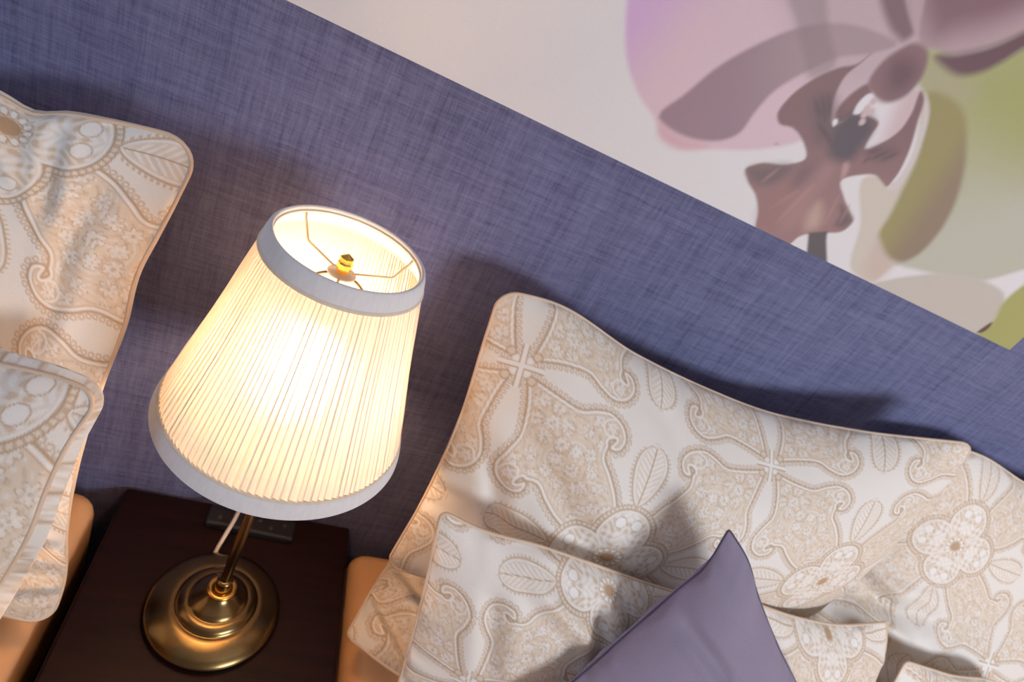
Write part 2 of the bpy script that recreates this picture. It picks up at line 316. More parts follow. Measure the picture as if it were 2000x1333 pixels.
    layer([(0.5169, 0.7152), (0.5025, 0.7350), (0.5053, 0.7506), (0.5134, 0.7469), (0.5279, 0.7236)], (196,166,148), 0.01, alpha=.7)
    layer([(0.5029, 0.7919), (0.4990, 0.8009), (0.5020, 0.8023), (0.5119, 0.7884), (0.5112, 0.7847)], (190,150,146), 0.004, alpha=.8)
    layer([(0.4717, 0.9290), (0.4946, 0.9310), (0.5092, 0.9125), (0.5101, 0.8901), (0.4937, 0.8725), (0.4725, 0.8717), (0.4568, 0.8785), (0.4544, 0.8989), (0.4629, 0.9178)], (134,100,104), 0.004)
    layer([(0.4664, 0.9067), (0.4847, 0.9164), (0.5019, 0.9091), (0.5010, 0.8913), (0.4870, 0.8831), (0.4717, 0.8923)], (106,74,80), 0.014)
    layer([(0.4658, 0.8471), (0.4632, 0.8520), (0.4689, 0.8718), (0.4739, 0.8712), (0.4731, 0.8601), (0.4714, 0.8490)], (226,224,228), 0.0018)
    layer([(0.4501, 0.8290), (0.4495, 0.8330), (0.4533, 0.8341), (0.4557, 0.8309), (0.4548, 0.8268)], (228,225,228), 0.0015)
    for q in [(0.4776, 0.8669), (0.4769, 0.8582), (0.4841, 0.8578), (0.4787, 0.8517), (0.4826, 0.8449)]:
        layer([(q[0] + .004 * math.cos(a), q[1] + .004 * math.sin(a)) for a in (0.3, 1.6, 2.9, 4.2, 5.4)], (206,178,182), 0.002)
    layer([(0.5221, 0.7136), (0.5446, 0.7253), (0.5529, 0.7150), (0.5880, 0.6814), (0.5481, 0.6814), (0.5292, 0.7051)], (84,74,76), 0.002, sharp=True)
    for a, b, c in [((0.4131, 0.8387), (0.4332, 0.8263), 0.0027), ((0.4169, 0.8463), (0.4422, 0.8255), 0.0027), ((0.4227, 0.8501), (0.4470, 0.8289), 0.0022), ((0.4323, 0.8222), (0.4555, 0.8153), 0.0027), ((0.4462, 0.8180), (0.4697, 0.8095), 0.0027), ((0.5170, 0.8208), (0.5291, 0.8327), 0.0022), ((0.5264, 0.8170), (0.5398, 0.8335), 0.0022), ((0.5396, 0.8215), (0.5522, 0.8363), 0.0018), ((0.5208, 0.8105), (0.5235, 0.8197), 0.0022)]:
        d_ = np.subtract(b, a); n_ = np.array([-d_[1], d_[0]]) / np.linalg.norm(d_) * c
        layer([a, a + d_ * .5 + n_, b, a + d_ * .5 - n_], (80, 62, 68), 0.003, alpha=.6)
    for a, b, c in [((0.4193, 0.7406), (0.4271, 0.7614), 0.0018), ((0.4504, 0.7164), (0.4696, 0.7515), 0.0027), ((0.4718, 0.7037), (0.4823, 0.7653), 0.0027), ((0.5517, 0.7404), (0.5457, 0.7643), 0.0014), ((0.5344, 0.7301), (0.5229, 0.7688), 0.0018)]:
        d_ = np.subtract(b, a); n_ = np.array([-d_[1], d_[0]]) / np.linalg.norm(d_) * c
        layer([a, a + d_ * .5 + n_, b, a + d_ * .5 - n_], (176, 132, 128), 0.003, alpha=.55)
    layer([(0.4472, 0.7007), (0.4369, 0.7318), (0.4416, 0.7544), (0.4573, 0.7510), (0.4627, 0.7217), (0.4722, 0.6965)], (150,104,102), 0.012, alpha=.5)
    layer([(0.4028, 0.7805), (0.4044, 0.7849), (0.4080, 0.7827), (0.4045, 0.7831)], (150,100,110), 0.0015, alpha=.6)
    P = np.stack([X, np.full(X.shape, WALL - 0.012), Z], -1)
    root = empty('wall_print', (0.12, WALL, AZ0), 'large frameless print of a pink and green orchid on the blue wall', 'picture')
    link('printed_face', grid_mesh('printed_face', P, C), M_print, root)
    box('panel', (AX0, WALL - 0.0117, AZ0), (AX1, WALL - 0.0003, AZ1), M_edge, root)
art()

# ------------------------------------------------------------------ woven paisley design of the pillow covers (one repeat)
def paisley_tile(n=860):
    ax = (np.arange(n) + 0.5) / n
    X, Y = np.meshgrid(ax, ax)
    fx = np.minimum(X, 1 - X); fy = np.minimum(Y, 1 - Y)                      # mirror: cross at (0,0), flower at (.5,.5)
    fx, fy = np.maximum(fx, fy), np.minimum(fx, fy)
    h = (n + 1) // 2; fx = fx[:h, :h]; fy = fy[:h, :h]
    s = (fx + fy) / math.sqrt(2); t = (fx - fy) / math.sqrt(2)
    G = np.array((0.83, 0.795, 0.745)); TAN = np.array((0.755, 0.645, 0.52)); LN = np.array((0.52, 0.365, 0.235)); WH = np.array((0.875, 0.855, 0.825))
    C = np.empty(s.shape + (3,)); C[:] = G
    e = 0.0022
    def put(a, col):
        nonlocal C
        a = a[..., None]; C = C * (1 - a) + col * a
    def inside(d, k=e): return 1 - sstep(-k, k, d)
    def stroke(d, w, k=e): return 1 - sstep(w - k * .6, w + k * .6, np.abs(d))
    def arc_sdf(poly, A, B):
        d = np.full(A.shape, 1e9); arc = np.zeros(A.shape); ins = np.zeros(A.shape, bool); acc = 0.0
        for (x1, y1), (x2, y2) in zip(poly[:-1], poly[1:]):
            ex, ey = x2 - x1, y2 - y1; ll = math.hypot(ex, ey) + 1e-12
            q = np.clip(((A - x1) * ex + (B - y1) * ey) / ll ** 2, 0, 1)
            dd = (A - x1 - q * ex) ** 2 + (B - y1 - q * ey) ** 2
            k = dd < d; d = np.where(k, dd, d); arc = np.where(k, acc + q * ll, arc); acc += ll
            c = (y1 > B) != (y2 > B); ins ^= c & (A < (x2 - x1) * (B - y1) / ((y2 - y1) or 1e-12) + x1)
        d = np.sqrt(d); return np.where(ins, -d, d), arc
    def beads(d, arc, off, pitch, r):
        m_ = np.mod(arc, pitch) - pitch / 2
        put(stroke(np.hypot(d - off, m_) - r, 0.0022), LN * .5 + TAN * .5)
    # paisley body with a curled shoulder on each side (mirrored in t)
    half = [(.035, .004), (.08, .028), (.14, .066), (.19, .108), (.208, .158), (.238, .208), (.292, .228), (.340, .210), (.356, .172), (.336, .146), (.312, .156), (.318, .178), (.326, .15), (.35, .122), (.41, .116), (.48, .106), (.54, .085), (.59, .05)]
    Hc = catmull(half, 110)
    full = np.concatenate([Hc, Hc[::-1] * [1, -1], Hc[:1]])
    d, arc = arc_sdf(full, s, t)
    put(inside(d), TAN); beads(d, arc, 0.0115, 0.019, 0.0062)
    put(stroke(d, 0.0032), LN); put(stroke(d + 0.0085, 0.0038), WH); put(stroke(d + 0.0145, 0.0016), LN * .6 + TAN * .4)
    body = inside(d + 0.02)
    # little daisies filling the body
    rs = np.random.RandomState(5)
    pts = []
    for _ in range(4000):
        p = rs.uniform((.07, 0), (.58, .21))
        if all((p[0] - q[0]) ** 2 + (p[1] - q[1]) ** 2 > .046 ** 2 for q in pts): pts.append(p)
    for p in pts:
        dx, dy = s - p[0], t - p[1]; rr = np.hypot(dx, dy); near = rr < .036
        th = np.arctan2(dy, dx) + rs.uniform(0, 6)
        r0 = (.0245 * (0.34 + 0.66 * np.abs(np.cos(3.5 * th)) ** .7))
        put(inside(rr - r0) * body * near, WH * .6 + TAN * .4); put(stroke(rr - r0, .0016) * body * near, LN * .75 + TAN * .25); put(inside(rr - .0042) * body * near, TAN * .8)
    # loose stalks and grain between the daisies
    g = np.sin(90 * s + 6 * np.sin(40 * t)) * np.sin(95 * t + 5 * np.sin(37 * s))
    put(sstep(.45, .75, g) * body * .35, LN); put(sstep(.5, .8, -g) * body * .5, WH)
    # inner curl line of the shoulder
    sp = np.array([(.286 + (.040 * (1 - k * .8)) * math.cos(2.2 + 5.0 * k), .176 + (.036 * (1 - k * .8)) * math.sin(2.2 + 5.0 * k)) for k in np.linspace(0, .9, 34)])
    d2, _ = arc_sdf(sp, s, t); put(stroke(np.abs(d2), .0026), WH); 
    # flower in the middle: four banded petals, ring of small petals and a dark eye
    r = math.sqrt(.5) - s; rad = np.hypot(r, t); ang = np.arctan2(t, r)
    ca = np.cos(np.arctan2(.5 - fy, .5 - fx))
    for (px, py) in ((.5 - .115, .5), (.5, .5 - .115)):
        ux, uy = (.5 - fx, .5 - fy) if py == .5 else (.5 - fy, .5 - fx)
        qx = ux - .116; qy = uy
        dp = np.hypot(qx / 1.0, qy / 1.05) - .088
        ar = np.arctan2(qy, qx) * .088
        put(inside(dp - .016), TAN * .6 + G * .4)
        mk = inside(dp - .016) * sstep(0, .003, dp)
        put(mk * (np.mod(ar, .013) < .005), LN * .6 + TAN * .4)
        put(stroke(dp - .016, .002), LN); put(inside(dp), WH * .5 + TAN * .5); put(stroke(dp, .0028), LN); put(stroke(dp + .007, .0026), WH)
        f_ = np.sin(130 * qx + 3 * np.sin(60 * qy)) * np.sin(120 * qy + 2 * np.cos(70 * qx))
        put(inside(dp + .014) * sstep(.15, .5, f_) * .8, LN * .5 + TAN * .5); put(inside(dp + .014) * sstep(.25, .6, -f_), WH)
        dw = np.hypot(qx - .035, np.abs(qy) - .03) - .021
        put(inside(dw) * inside(dp + .01), WH); put(stroke(dw, .0016) * inside(dp + .01), LN * .7 + TAN * .3)
    put(inside(rad - .05), TAN)
    th = np.mod(np.arctan2(t, r), math.pi / 6) - math.pi / 12
    dq = np.hypot(rad * np.cos(th) - .036, rad * np.sin(th) * 1.3) - .0105
    put(inside(dq), WH * 1.02); put(stroke(dq, .0014), LN); put(inside(rad - .022), np.array((.50, .33, .20)))
    # leaf drop on the mid axes
    lx, ly = .5 - fx, fy - .165
    wid = .080 * np.sqrt(np.clip(1 - ((ly - .01) / .105) ** 2, 0, 1)) * (0.72 - ly * 4.0 * .5)
    dl = np.where(np.abs(ly - .01) < .105, lx - wid, np.maximum(lx, np.abs(ly - .01) - .105))
    put(inside(dl - .012) * (1 - inside(dl - .004)) * (np.mod(ly, .014) < .006), LN * .5 + TAN * .5)
    put(inside(dl), TAN * .75 + G * .25); put(stroke(dl, .0028), LN * .8 + TAN * .2); put(stroke(dl + .008, .003), WH)
    put(inside(dl + .016) * (np.mod(ly * 1.0 + lx * .9, .02) < .0085), WH); put(stroke(lx, .0018) * inside(dl + .012), LN)
    # cross where four paisleys meet
    put(inside(np.minimum(fy, t) - .007) * inside(np.hypot(fx, fy) - .07), WH); put(stroke(fy - .008, .0016) * inside(np.hypot(fx, fy) - .07), LN)
    db = np.hypot(s - .055, t - .0) - .014; put(inside(db), TAN); put(stroke(db, .0022), LN)
    out = np.empty((2 * h, 2 * h, 3)); out[:h, :h] = C; out[:h, h:] = C[:, ::-1]; out[h:] = out[:h][::-1]
    return out
TILE = paisley_tile(); TN = TILE.shape[0]
def sample_tile(u, v):
    x = np.mod(u, 1) * TN - .5; y = np.mod(v, 1) * TN - .5
    x0 = np.floor(x).astype(int); y0 = np.floor(y).astype(int); fx = (x - x0)[..., None]; fy = (y - y0)[..., None]
    a = TILE[y0 % TN, x0 % TN]; b = TILE[y0 % TN, (x0 + 1) % TN]; c = TILE[(y0 + 1) % TN, x0 % TN]; d = TILE[(y0 + 1) % TN, (x0 + 1) % TN]
    return (a * (1 - fx) + b * fx) * (1 - fy) + (c * (1 - fx) + d * fx) * fy

# ------------------------------------------------------------------ pillows
def pillow(name, label, top, right, bottom, left, size, tf, tb, du=(0.002, 0.0, 1.0), dv=0.002, flip=-1, motif=(0.4, 0.0, 0.0, 0.0),
           seed=1, wr=0.004, pucker=0.0022, creases=(), corner=0.10, group=None, cover=None, pipe=0.0021, pipe_mat=None, back_mat=None, exp=.62, expb=None, flare=0.0, cat='pillow', nprof=2.3):
    """top/bottom run left to right, left/right run top to bottom: 3-D seam lines. tf/tb = bulge of the front and back panel."""
    rs = np.random.RandomState(seed); w, h = size
    def U(step, a0, a1):
        fine = np.linspace(a0, a1, max(2, int((a1 - a0) * w / step)) + 1)
        parts = [fine]
        if a0 > 0: parts.insert(0, np.linspace(0, a0, max(8, int(a0 * w / .012)))[:-1])
        if a1 < 1: parts.append(np.linspace(a1, 1, max(8, int((1 - a1) * w / .012)))[1:])
        return np.concatenate(parts)
    T, R, B, Lf = [catmull(x, 400) for x in (top, right, bottom, left)]
    def ev(curve, s): return np.stack([np.interp(s, np.linspace(0, 1, 400), curve[:, k]) for k in range(3)], -1)
    def mid(u, v):
        a = 2 * u - 1; b = 2 * v - 1
        rx = corner * h / w; ry = corner
        k = (np.abs(a) > 1 - rx) & (np.abs(b) > 1 - ry)
        x = np.where(k, (np.abs(a) - 1 + rx) / rx, 0); y = np.where(k, (np.abs(b) - 1 + ry) / ry, 0)
        a = np.where(k, np.sign(a) * (1 - rx + rx * x * np.sqrt(1 - y * y / 2)), a); b = np.where(k, np.sign(b) * (1 - ry + ry * y * np.sqrt(1 - x * x / 2)), b)
        u = (a + 1) / 2; v = (b + 1) / 2
        u_, v_ = u[..., None], v[..., None]
        c00, c10, c01, c11 = T[0], T[-1], B[0], B[-1]
        return (1 - v_) * ev(T, u) + v_ * ev(B, u) + (1 - u_) * ev(Lf, v) + u_ * ev(R, v) - ((1 - u_) * (1 - v_) * c00 + u_ * (1 - v_) * c10 + (1 - u_) * v_ * c01 + u_ * v_ * c11)
    # one mean normal field from a coarse grid
    waves = [(rs.uniform(4, 13), rs.uniform(0, 6.28), rs.uniform(0, 6.28), rs.uniform(.4, 1.)) for _ in range(9)]
    def surf(u1, v1, sign, thick, amp, exp=exp):
        u, v = np.meshgrid(u1, v1)
        M_ = mid(u, v)
        uc, vc = np.meshgrid(np.linspace(0, 1, 25), np.linspace(0, 1, 25)); Mc = mid(uc, vc)
        Nc = np.cross(np.gradient(Mc, axis=1), np.gradient(Mc, axis=0)); Nc /= np.linalg.norm(Nc, axis=-1, keepdims=True) + 1e-9
        for _ in range(6): Nc[1:-1, 1:-1] = (Nc[1:-1, 1:-1] + Nc[:-2, 1:-1] + Nc[2:, 1:-1] + Nc[1:-1, :-2] + Nc[1:-1, 2:]) / 5; Nc[0] = Nc[1]; Nc[-1] = Nc[-2]; Nc[:, 0] = Nc[:, 1]; Nc[:, -1] = Nc[:, -2]
        fu = u * 24; fv = v * 24; iu = np.minimum(fu.astype(int), 23); iv = np.minimum(fv.astype(int), 23); wu = (fu - iu)[..., None]; wv = (fv - iv)[..., None]
        N_ = (Nc[iv, iu] * (1 - wu) + Nc[iv, iu + 1] * wu) * (1 - wv) + (Nc[iv + 1, iu] * (1 - wu) + Nc[iv + 1, iu + 1] * wu) * wv
        N_ /= np.linalg.norm(N_, axis=-1, keepdims=True); N_ *= flip
        a = np.abs(2 * u - 1); b = np.abs(2 * v - 1)
        prof = ((1 - a ** nprof) * (1 - b ** nprof)) ** exp
        x = u * w; y = v * h
        ed = np.minimum(np.minimum(x, w - x), np.minimum(y, h - y))
        q = np.zeros_like(u)
        for (f, ph, an, am) in waves:
            q += am * np.sin(f * 2.2 * (x * math.cos(an) + y * math.sin(an)) + ph + 1.6 * np.sin(5 * x * math.sin(an) - 6 * y * math.cos(an) + ph))
        q = q / 4 * amp * sstep(0, .07, ed)
        for along, d1, d2 in ((y, np.minimum(x, w - x), np.minimum(y, h - y)), (x, np.minimum(y, h - y), np.minimum(x, w - x))):
            q += pucker * (np.sin(along * 150 + 4 * np.sin(along * 23)) * .6 + np.sin(along * 71 + 3)) * np.exp(-d1 / .02) * sstep(0, .006, d1) * sstep(0, .05, d2)
        for (x0, y0, x1, y1, wd, dp) in creases:
            ex, ey = (x1 - x0) * w, (y1 - y0) * h; tt = np.clip(((x - x0 * w) * ex + (y - y0 * h) * ey) / (ex * ex + ey * ey), 0, 1)
            dd = np.hypot(x - x0 * w - tt * ex, y - y0 * h - tt * ey)
            q += dp * (1 - (2 * tt - 1) ** 4 * .8) * (np.exp(-(dd / wd) ** 2) - .45 * np.exp(-((dd - 1.9 * wd) / wd) ** 2)) * sstep(0, .02, ed)
        res = M_ + N_ * (sign * (thick * prof + q))[..., None]
        if sign < 0 and flare:
            eu = R.mean(0) - Lf.mean(0); eu /= np.linalg.norm(eu); e_v = B.mean(0) - T.mean(0); e_v /= np.linalg.norm(e_v)
            wu_ = np.sign(u - .5) * np.exp(-np.minimum(x, w - x) / .03); wv_ = np.sign(v - .5) * np.exp(-np.minimum(y, h - y) / .03)
            res = res + (flare * np.sin(np.pi * np.clip(prof, 0, 1) ** .8))[..., None] * (wu_[..., None] * eu + wv_[..., None] * e_v)
        return res, u, v
    u1 = U(*du); v1 = np.linspace(0, 1, int(h / dv) + 1)
    Pf, u, v = surf(u1, v1, 1, tf, wr)
    Ltile, ou, ov, rot = motif
    x = u * w - ou; y = v * h - ov; c, s_ = math.cos(rot), math.sin(rot)
    root = empty(name, tuple(B.mean(0)), label, cat, group)
    cols = None if cover else sample_tile((x * c - y * s_) / Ltile, (x * s_ + y * c) / Ltile)
    link('front_panel', grid_mesh('front_panel', Pf, cols, flip=(flip > 0)), cover or M_damask, root)
    patterned = isinstance(back_mat, str)
    if patterned: ub = U(.0025, .75, 1); vb = np.linspace(0, 1, int(h / .0025) + 1)
    else: ub = np.linspace(0, 1, int(w / .008) + 1); vb = np.linspace(0, 1, int(h / .008) + 1)
    eb = lambda n_: np.sort(np.concatenate([n_, 1 - np.geomspace(.0015, .012, 7), np.geomspace(.0015, .012, 7)]))
    ub, vb = eb(ub), eb(vb)
    Pb, ub2, vb2 = surf(ub, vb, -1, tb, wr, expb or exp)
    colb = None
    if patterned:
        dep = np.linalg.norm(Pb - mid(ub2, vb2), axis=-1); k1 = np.abs(2 * ub2 - 1) * w > w - .12; k2 = np.abs(2 * vb2 - 1) * h > h - .12
        colb = sample_tile((ub2 * w - np.sign(ub2 - .5) * dep * (k1 & ~(k2 & (np.minimum(vb2, 1 - vb2) * h < np.minimum(ub2, 1 - ub2) * w)))) / Ltile + .21, (vb2 * h - np.sign(vb2 - .5) * dep * (k2 & ~(k1 & (np.minimum(vb2, 1 - vb2) * h >= np.minimum(ub2, 1 - ub2) * w)))) / Ltile + .3)
    link('back_panel', grid_mesh('back_panel', Pb, colb, flip=(flip < 0)), M_damask if patterned else (back_mat or M_back), root)
    if pipe:
        t1 = np.linspace(0, 1, 90)[:-1]; z0 = np.zeros(89); o1 = np.ones(89)
        ring = mid(np.concatenate([t1, o1, 1 - t1, z0]), np.concatenate([z0, t1, o1, 1 - t1]))
        tube('piping', ring, pipe, pipe_mat or M_piping, root, n=6, closed=True)
    return root

GP = 'paisley pillows on the right bed'
# large pillow leaning on the wall, right bed
pillow('pillow', 'large cream paisley pillow leaning on the blue wall right of the lamp',
       top=[(0.1715, 0.0920, 0.5269), (0.2377, 0.0980, 0.5304), (0.3732, 0.1000, 0.5016), (0.5010, 0.1000, 0.4873), (0.6149, 0.0980, 0.4843), (0.7389, 0.0850, 0.5064), (0.9389, 0.0600, 0.5668)],
       right=[(0.9389, 0.0600, 0.5668), (0.9396, 0.0400, 0.4824), (0.9177, 0.0150, 0.3819), (0.8775, -0.0150, 0.2111)],
       bottom=[(0.1771, 0.0000, 0.1476), (0.3484, -0.0300, 0.1622), (0.5449, -0.0300, 0.1833), (0.8775, -0.0150, 0.2111)],
       left=[(0.1715, 0.0920, 0.5269), (0.1764, 0.0750, 0.4722), (0.1835, 0.0450, 0.3893), (0.1852, 0.0200, 0.2734), (0.1771, 0.0000, 0.1476)],
       size=(0.8, 0.44), tf=0.068, tb=0.05, du=(0.0018, 0, 1), dv=0.0018, motif=(0.40, 0.045, 0.085, 0), seed=3, group=None, corner=.11, flare=.008,
       creases=[(.05, .3, .35, .75, .02, -.006), (.3, .1, .42, .4, .018, -.004), (.05, .45, .2, .95, .012, -.006), (.36, .82, .54, .52, .035, -.004)])
# second pillow on the right bed, partly behind the first
pillow('pillow', 'cream paisley pillow at the right, half hidden behind the large leaning pillow',
       top=[(0.90, 0.125, 0.50)] + [(1.0602, 0.1150, 0.5270), (1.2201, 0.1100, 0.5084)] + [(1.74, 0.10, 0.50)],
       right=[(1.74, 0.10, 0.50), (1.75, 0.04, 0.28), (1.72, -0.09, 0.05)],
       bottom=[(0.97, -0.04, 0.05), (1.3, -0.09, 0.045), (1.72, -0.09, 0.05)],
       left=[(0.90, 0.125, 0.50), (0.94, 0.10, 0.26), (0.97, -0.04, 0.05)],
       size=(0.8, 0.5), tf=0.06, tb=0.03, du=(0.0025, 0, .75), dv=0.0025, motif=(0.40, -0.008, -0.052, 0), seed=8,
       creases=[(.05, .62, .3, .6, .02, -.012), (.06, .75, .4, .85, .025, -.012), (.05, .5, .25, .7, .015, -.008), (.3, .95, .75, .9, .02, -.008)])
# flat pillow under the leaning one
pillow('pillow', 'folded cream paisley pillow lying flat under the large leaning pillow beside the nightstand',
       top=[(0.2235, 0.0909, 0.0500)] + [(0.40, 0.125, 0.06), (0.93, 0.10, 0.05)],
       right=[(0.93, 0.10, 0.05), (0.94, 0.0, 0.05), (0.93, -0.10, 0.045)],
       bottom=[(0.1623, -0.0386, 0.0450), (0.2321, -0.0838, 0.0500)] + [(0.45, -0.115, 0.045), (0.93, -0.10, 0.045)],
       left=[(0.2235, 0.0909, 0.0500), (0.1890, 0.0226, 0.0500), (0.1623, -0.0386, 0.0450)],
       size=(0.78, 0.24), tf=0.055, tb=0.055, du=(0.0022, 0, .3), dv=0.0022, motif=(0.40, 0.16, 0.12, .3), seed=11, wr=.006,
       creases=[(.03, .25, .2, .9, .012, -.014), (.0, .55, .14, 1., .012, -.012), (.08, .1, .3, .6, .014, -.012)])
# small cushion in front, left of the lilac one
pillow('cushion', 'small cream paisley cushion in front of the large leaning pillow, left of the lilac cushion',
       top=[(0.1727, -0.0620, 0.3370), (0.2244, -0.0660, 0.3241), (0.2949, -0.0700, 0.3217), (0.3659, -0.0750, 0.3148), (0.4501, -0.0750, 0.2988), (0.5425, -0.0700, 0.2807)],
       right=[(0.5425, -0.0700, 0.2807)] + [(0.565, -0.11, 0.18), (0.56, -0.15, 0.09)],
       bottom=[(0.213, -0.145, 0.078), (0.35, -0.165, 0.07), (0.56, -0.15, 0.09)],
       left=[(0.1727, -0.0620, 0.3370), (0.1886, -0.0870, 0.2573), (0.2093, -0.1270, 0.1165)] + [(0.213, -0.145, 0.078)],
       size=(0.4, 0.34), tf=0.036, tb=0.03, du=(0.0016, 0, 1), dv=0.0016, motif=(0.36, 0.08, 0.223, 0.12), seed=21, corner=.07,
       creases=[(.55, .1, .62, .6, .012, -.006), (.2, .2, .25, .6, .014, -.006), (.62, .05, .8, .5, .014, -.006), (.3, .1, .6, .35, .015, .005)])
# lilac cushion
pillow('cushion', 'plain lilac cushion with one corner pointing up, in front of the paisley pillows',
       top=[(0.4854, -0.0850, 0.4265), (0.5181, -0.1000, 0.4064), (0.5674, -0.1150, 0.3603), (0.6303, -0.1400, 0.3068), (0.7083, -0.1600, 0.2477)] + [(0.79, -0.20, 0.16)],
       right=[(0.79, -0.20, 0.16), (0.70, -0.26, 0.07), (0.60, -0.30, 0.02)],
       bottom=[(0.3324, -0.1900, 0.1940)] + [(0.45, -0.25, 0.1), (0.60, -0.30, 0.02)],
       left=[(0.4854, -0.0850, 0.4265), (0.4752, -0.1050, 0.3786), (0.4533, -0.1170, 0.3431), (0.4152, -0.1400, 0.2927), (0.3752, -0.1650, 0.2448), (0.3324, -0.1900, 0.1940)],
       size=(0.40, 0.36), tf=0.045, tb=0.03, exp=.66, flare=.012, du=(0.003, 0, 1), dv=0.003, seed=31, cover=M_lilac, back_mat=M_lilac, pipe_mat=M_lilac_d, pipe=.0013, corner=.02,
       wr=.002, creases=[(.05, .36, .30, .30, .010, -.006)])
# small paisley cushion right of the lilac one
pillow('cushion', 'small cream paisley cushion to the right of the lilac cushion',
       top=[(0.6605, -0.0620, 0.2798), (0.7643, -0.0620, 0.2643), (0.8648, -0.0600, 0.2635), (0.9392, -0.0580, 0.2851)],
       right=[(0.9392, -0.0580, 0.2851), (0.9700, -0.0740, 0.2392), (0.9971, -0.0960, 0.1662)] + [(1.0, -0.14, 0.07)],
       bottom=[(0.70, -0.16, 0.06), (0.85, -0.17, 0.05), (1.0, -0.14, 0.07)],
       left=[(0.6605, -0.0620, 0.2798)] + [(0.69, -0.10, 0.15), (0.70, -0.16, 0.06)],
       size=(0.3, 0.23), tf=0.03, tb=0.03, du=(0.002, 0, 1), dv=0.002, motif=(0.36, -0.01, -0.17, 0), seed=41, corner=.05,
       creases=[(.2, .2, .3, .7, .012, -.005)])
# corner of another one at the lower edge
pillow('cushion', 'cream paisley cushion of which only a corner shows at the lower right',
       top=[(1.0278, -0.0800, 0.2271), (1.1459, -0.0850, 0.2153), (1.3248, -0.0900, 0.1981)] + [(1.36, -0.10, 0.17)],
       right=[(1.36, -0.10, 0.17), (1.37, -0.15, 0.1), (1.36, -0.21, 0.03)],
       bottom=[(1.06, -0.21, 0.03), (1.2, -0.22, 0.025), (1.36, -0.21, 0.03)],
       left=[(1.0278, -0.0800, 0.2271), (1.0277, -0.1100, 0.1583)] + [(1.06, -0.21, 0.03)],
       size=(0.32, 0.24), tf=0.03, tb=0.03, du=(0.003, 0, 1), dv=0.003, motif=(0.36, 0.06, 0.03, 0), seed=43, corner=.08)
# left bed: pillow standing against the wall and one leaning in front of it
pillow('pillow', 'cream paisley pillow standing against the wall on the left bed',
       top=[(-0.93, 0.10, 0.50), (-0.75, 0.10, 0.51)] + [(-0.3557, 0.1000, 0.5274), (-0.2945, 0.1000, 0.5349), (-0.2726, 0.1000, 0.5295), (-0.2473, 0.1000, 0.5401), (-0.2167, 0.0980, 0.5489), (-0.1853, 0.0960, 0.5561), (-0.1414, 0.0920, 0.5624)],
       right=[(-0.1414, 0.0920, 0.5624), (-0.1502, 0.0860, 0.5106), (-0.1602, 0.0800, 0.4641), (-0.1687, 0.0720, 0.4244), (-0.1683, 0.0550, 0.3688), (-0.1714, 0.0300, 0.3178), (-0.1734, 0.0100, 0.2613), (-0.1724, -0.0060, 0.2182), (-0.1676, -0.0220, 0.1488), (-0.1592, -0.0360, 0.0894), (-0.1609, -0.0560, 0.0265)],
       bottom=[(-0.93, -0.06, 0.045), (-0.6, -0.07, 0.045)] + [(-0.2000, -0.1292, 0.1700), (-0.1922, -0.0700, 0.0652), (-0.1609, -0.0560, 0.0265)],
       left=[(-0.93, 0.10, 0.50), (-0.94, 0.05, 0.3), (-0.93, -0.06, 0.045)],
       size=(0.8, 0.58), tf=0.04, tb=0.05, du=(0.0014, .66, 1), dv=0.0014, motif=(0.40, 0.454, -0.176, 0.0), seed=51, corner=.11, flare=.018,
       creases=[(.93, .1, .9, .5, .012, -.004), (.86, .02, .88, .2, .008, -.006), (.8, .03, .84, .15, .008, .005), (.85, .86, 1., .82, .008, -.007), (.85, .97, 1., .9, .008, .005), (.95, .6, 1., .75, .01, -.005)])
pillow('pillow', 'cream paisley pillow leaning forward in front of the standing one on the left bed',
       top=[(-0.93, -0.06, 0.35), (-0.6, -0.06, 0.36)] + [(-0.2171, -0.0600, 0.3969), (-0.1826, -0.0620, 0.3989), (-0.1449, -0.0650, 0.3945)],
       right=[(-0.1449, -0.0650, 0.3945), (-0.1562, -0.0950, 0.3617), (-0.1594, -0.1150, 0.3362), (-0.1606, -0.1350, 0.3046), (-0.1693, -0.1550, 0.2633), (-0.1762, -0.2000, 0.2356)] + [(-0.19, -0.34, 0.06)],
       bottom=[(-0.93, -0.35, 0.06), (-0.5, -0.35, 0.06), (-0.19, -0.34, 0.06)],
       left=[(-0.93, -0.06, 0.35), (-0.94, -0.2, 0.2), (-0.93, -0.35, 0.06)],
       size=(0.8, 0.42), tf=0.05, tb=0.034, expb=.4, flare=.022, back_mat='pattern', du=(0.0015, .7, 1), dv=0.0015, motif=(0.40, 0.50, -0.18, 0.0), seed=61, corner=.09,
       creases=[(.8, .55, 1., .42, .01, -.005), (.85, .62, .98, .55, .012, -.004)])

# ------------------------------------------------------------------ beds
def bed(x0, x1, zt, side):
    o = box('mattress', (x0, -1.88, zt - 0.2), (x1, 0.150, zt), M_sheet, None, 0.03, 5)
    for p in o.data.polygons: p.use_smooth = True
    tag(o, f'mattress in a peach fitted sheet on the {side} of the nightstand', 'mattress')
    b = empty('bed_base', ((x0 + x1) / 2, -0.87, -0.55), f'dark upholstered bed base under the mattress on the {side}', 'bed')
    box('upholstered_box', (x0 + 0.006, -1.9, -0.46), (x1 - 0.006, 0.155, zt - 0.203), M_base, b, 0.012)
    for sx in (x0 + 0.08, x1 - 0.08):
        for sy in (-1.8, 0.05): box('leg', (sx - 0.025, sy - 0.025, -0.55), (sx + 0.025, sy + 0.025, -0.458), M_wood, b, 0.004)
bed(-1.15, -0.179, 0.008, 'left')
bed(0.178, 2.0, -0.022, 'right')

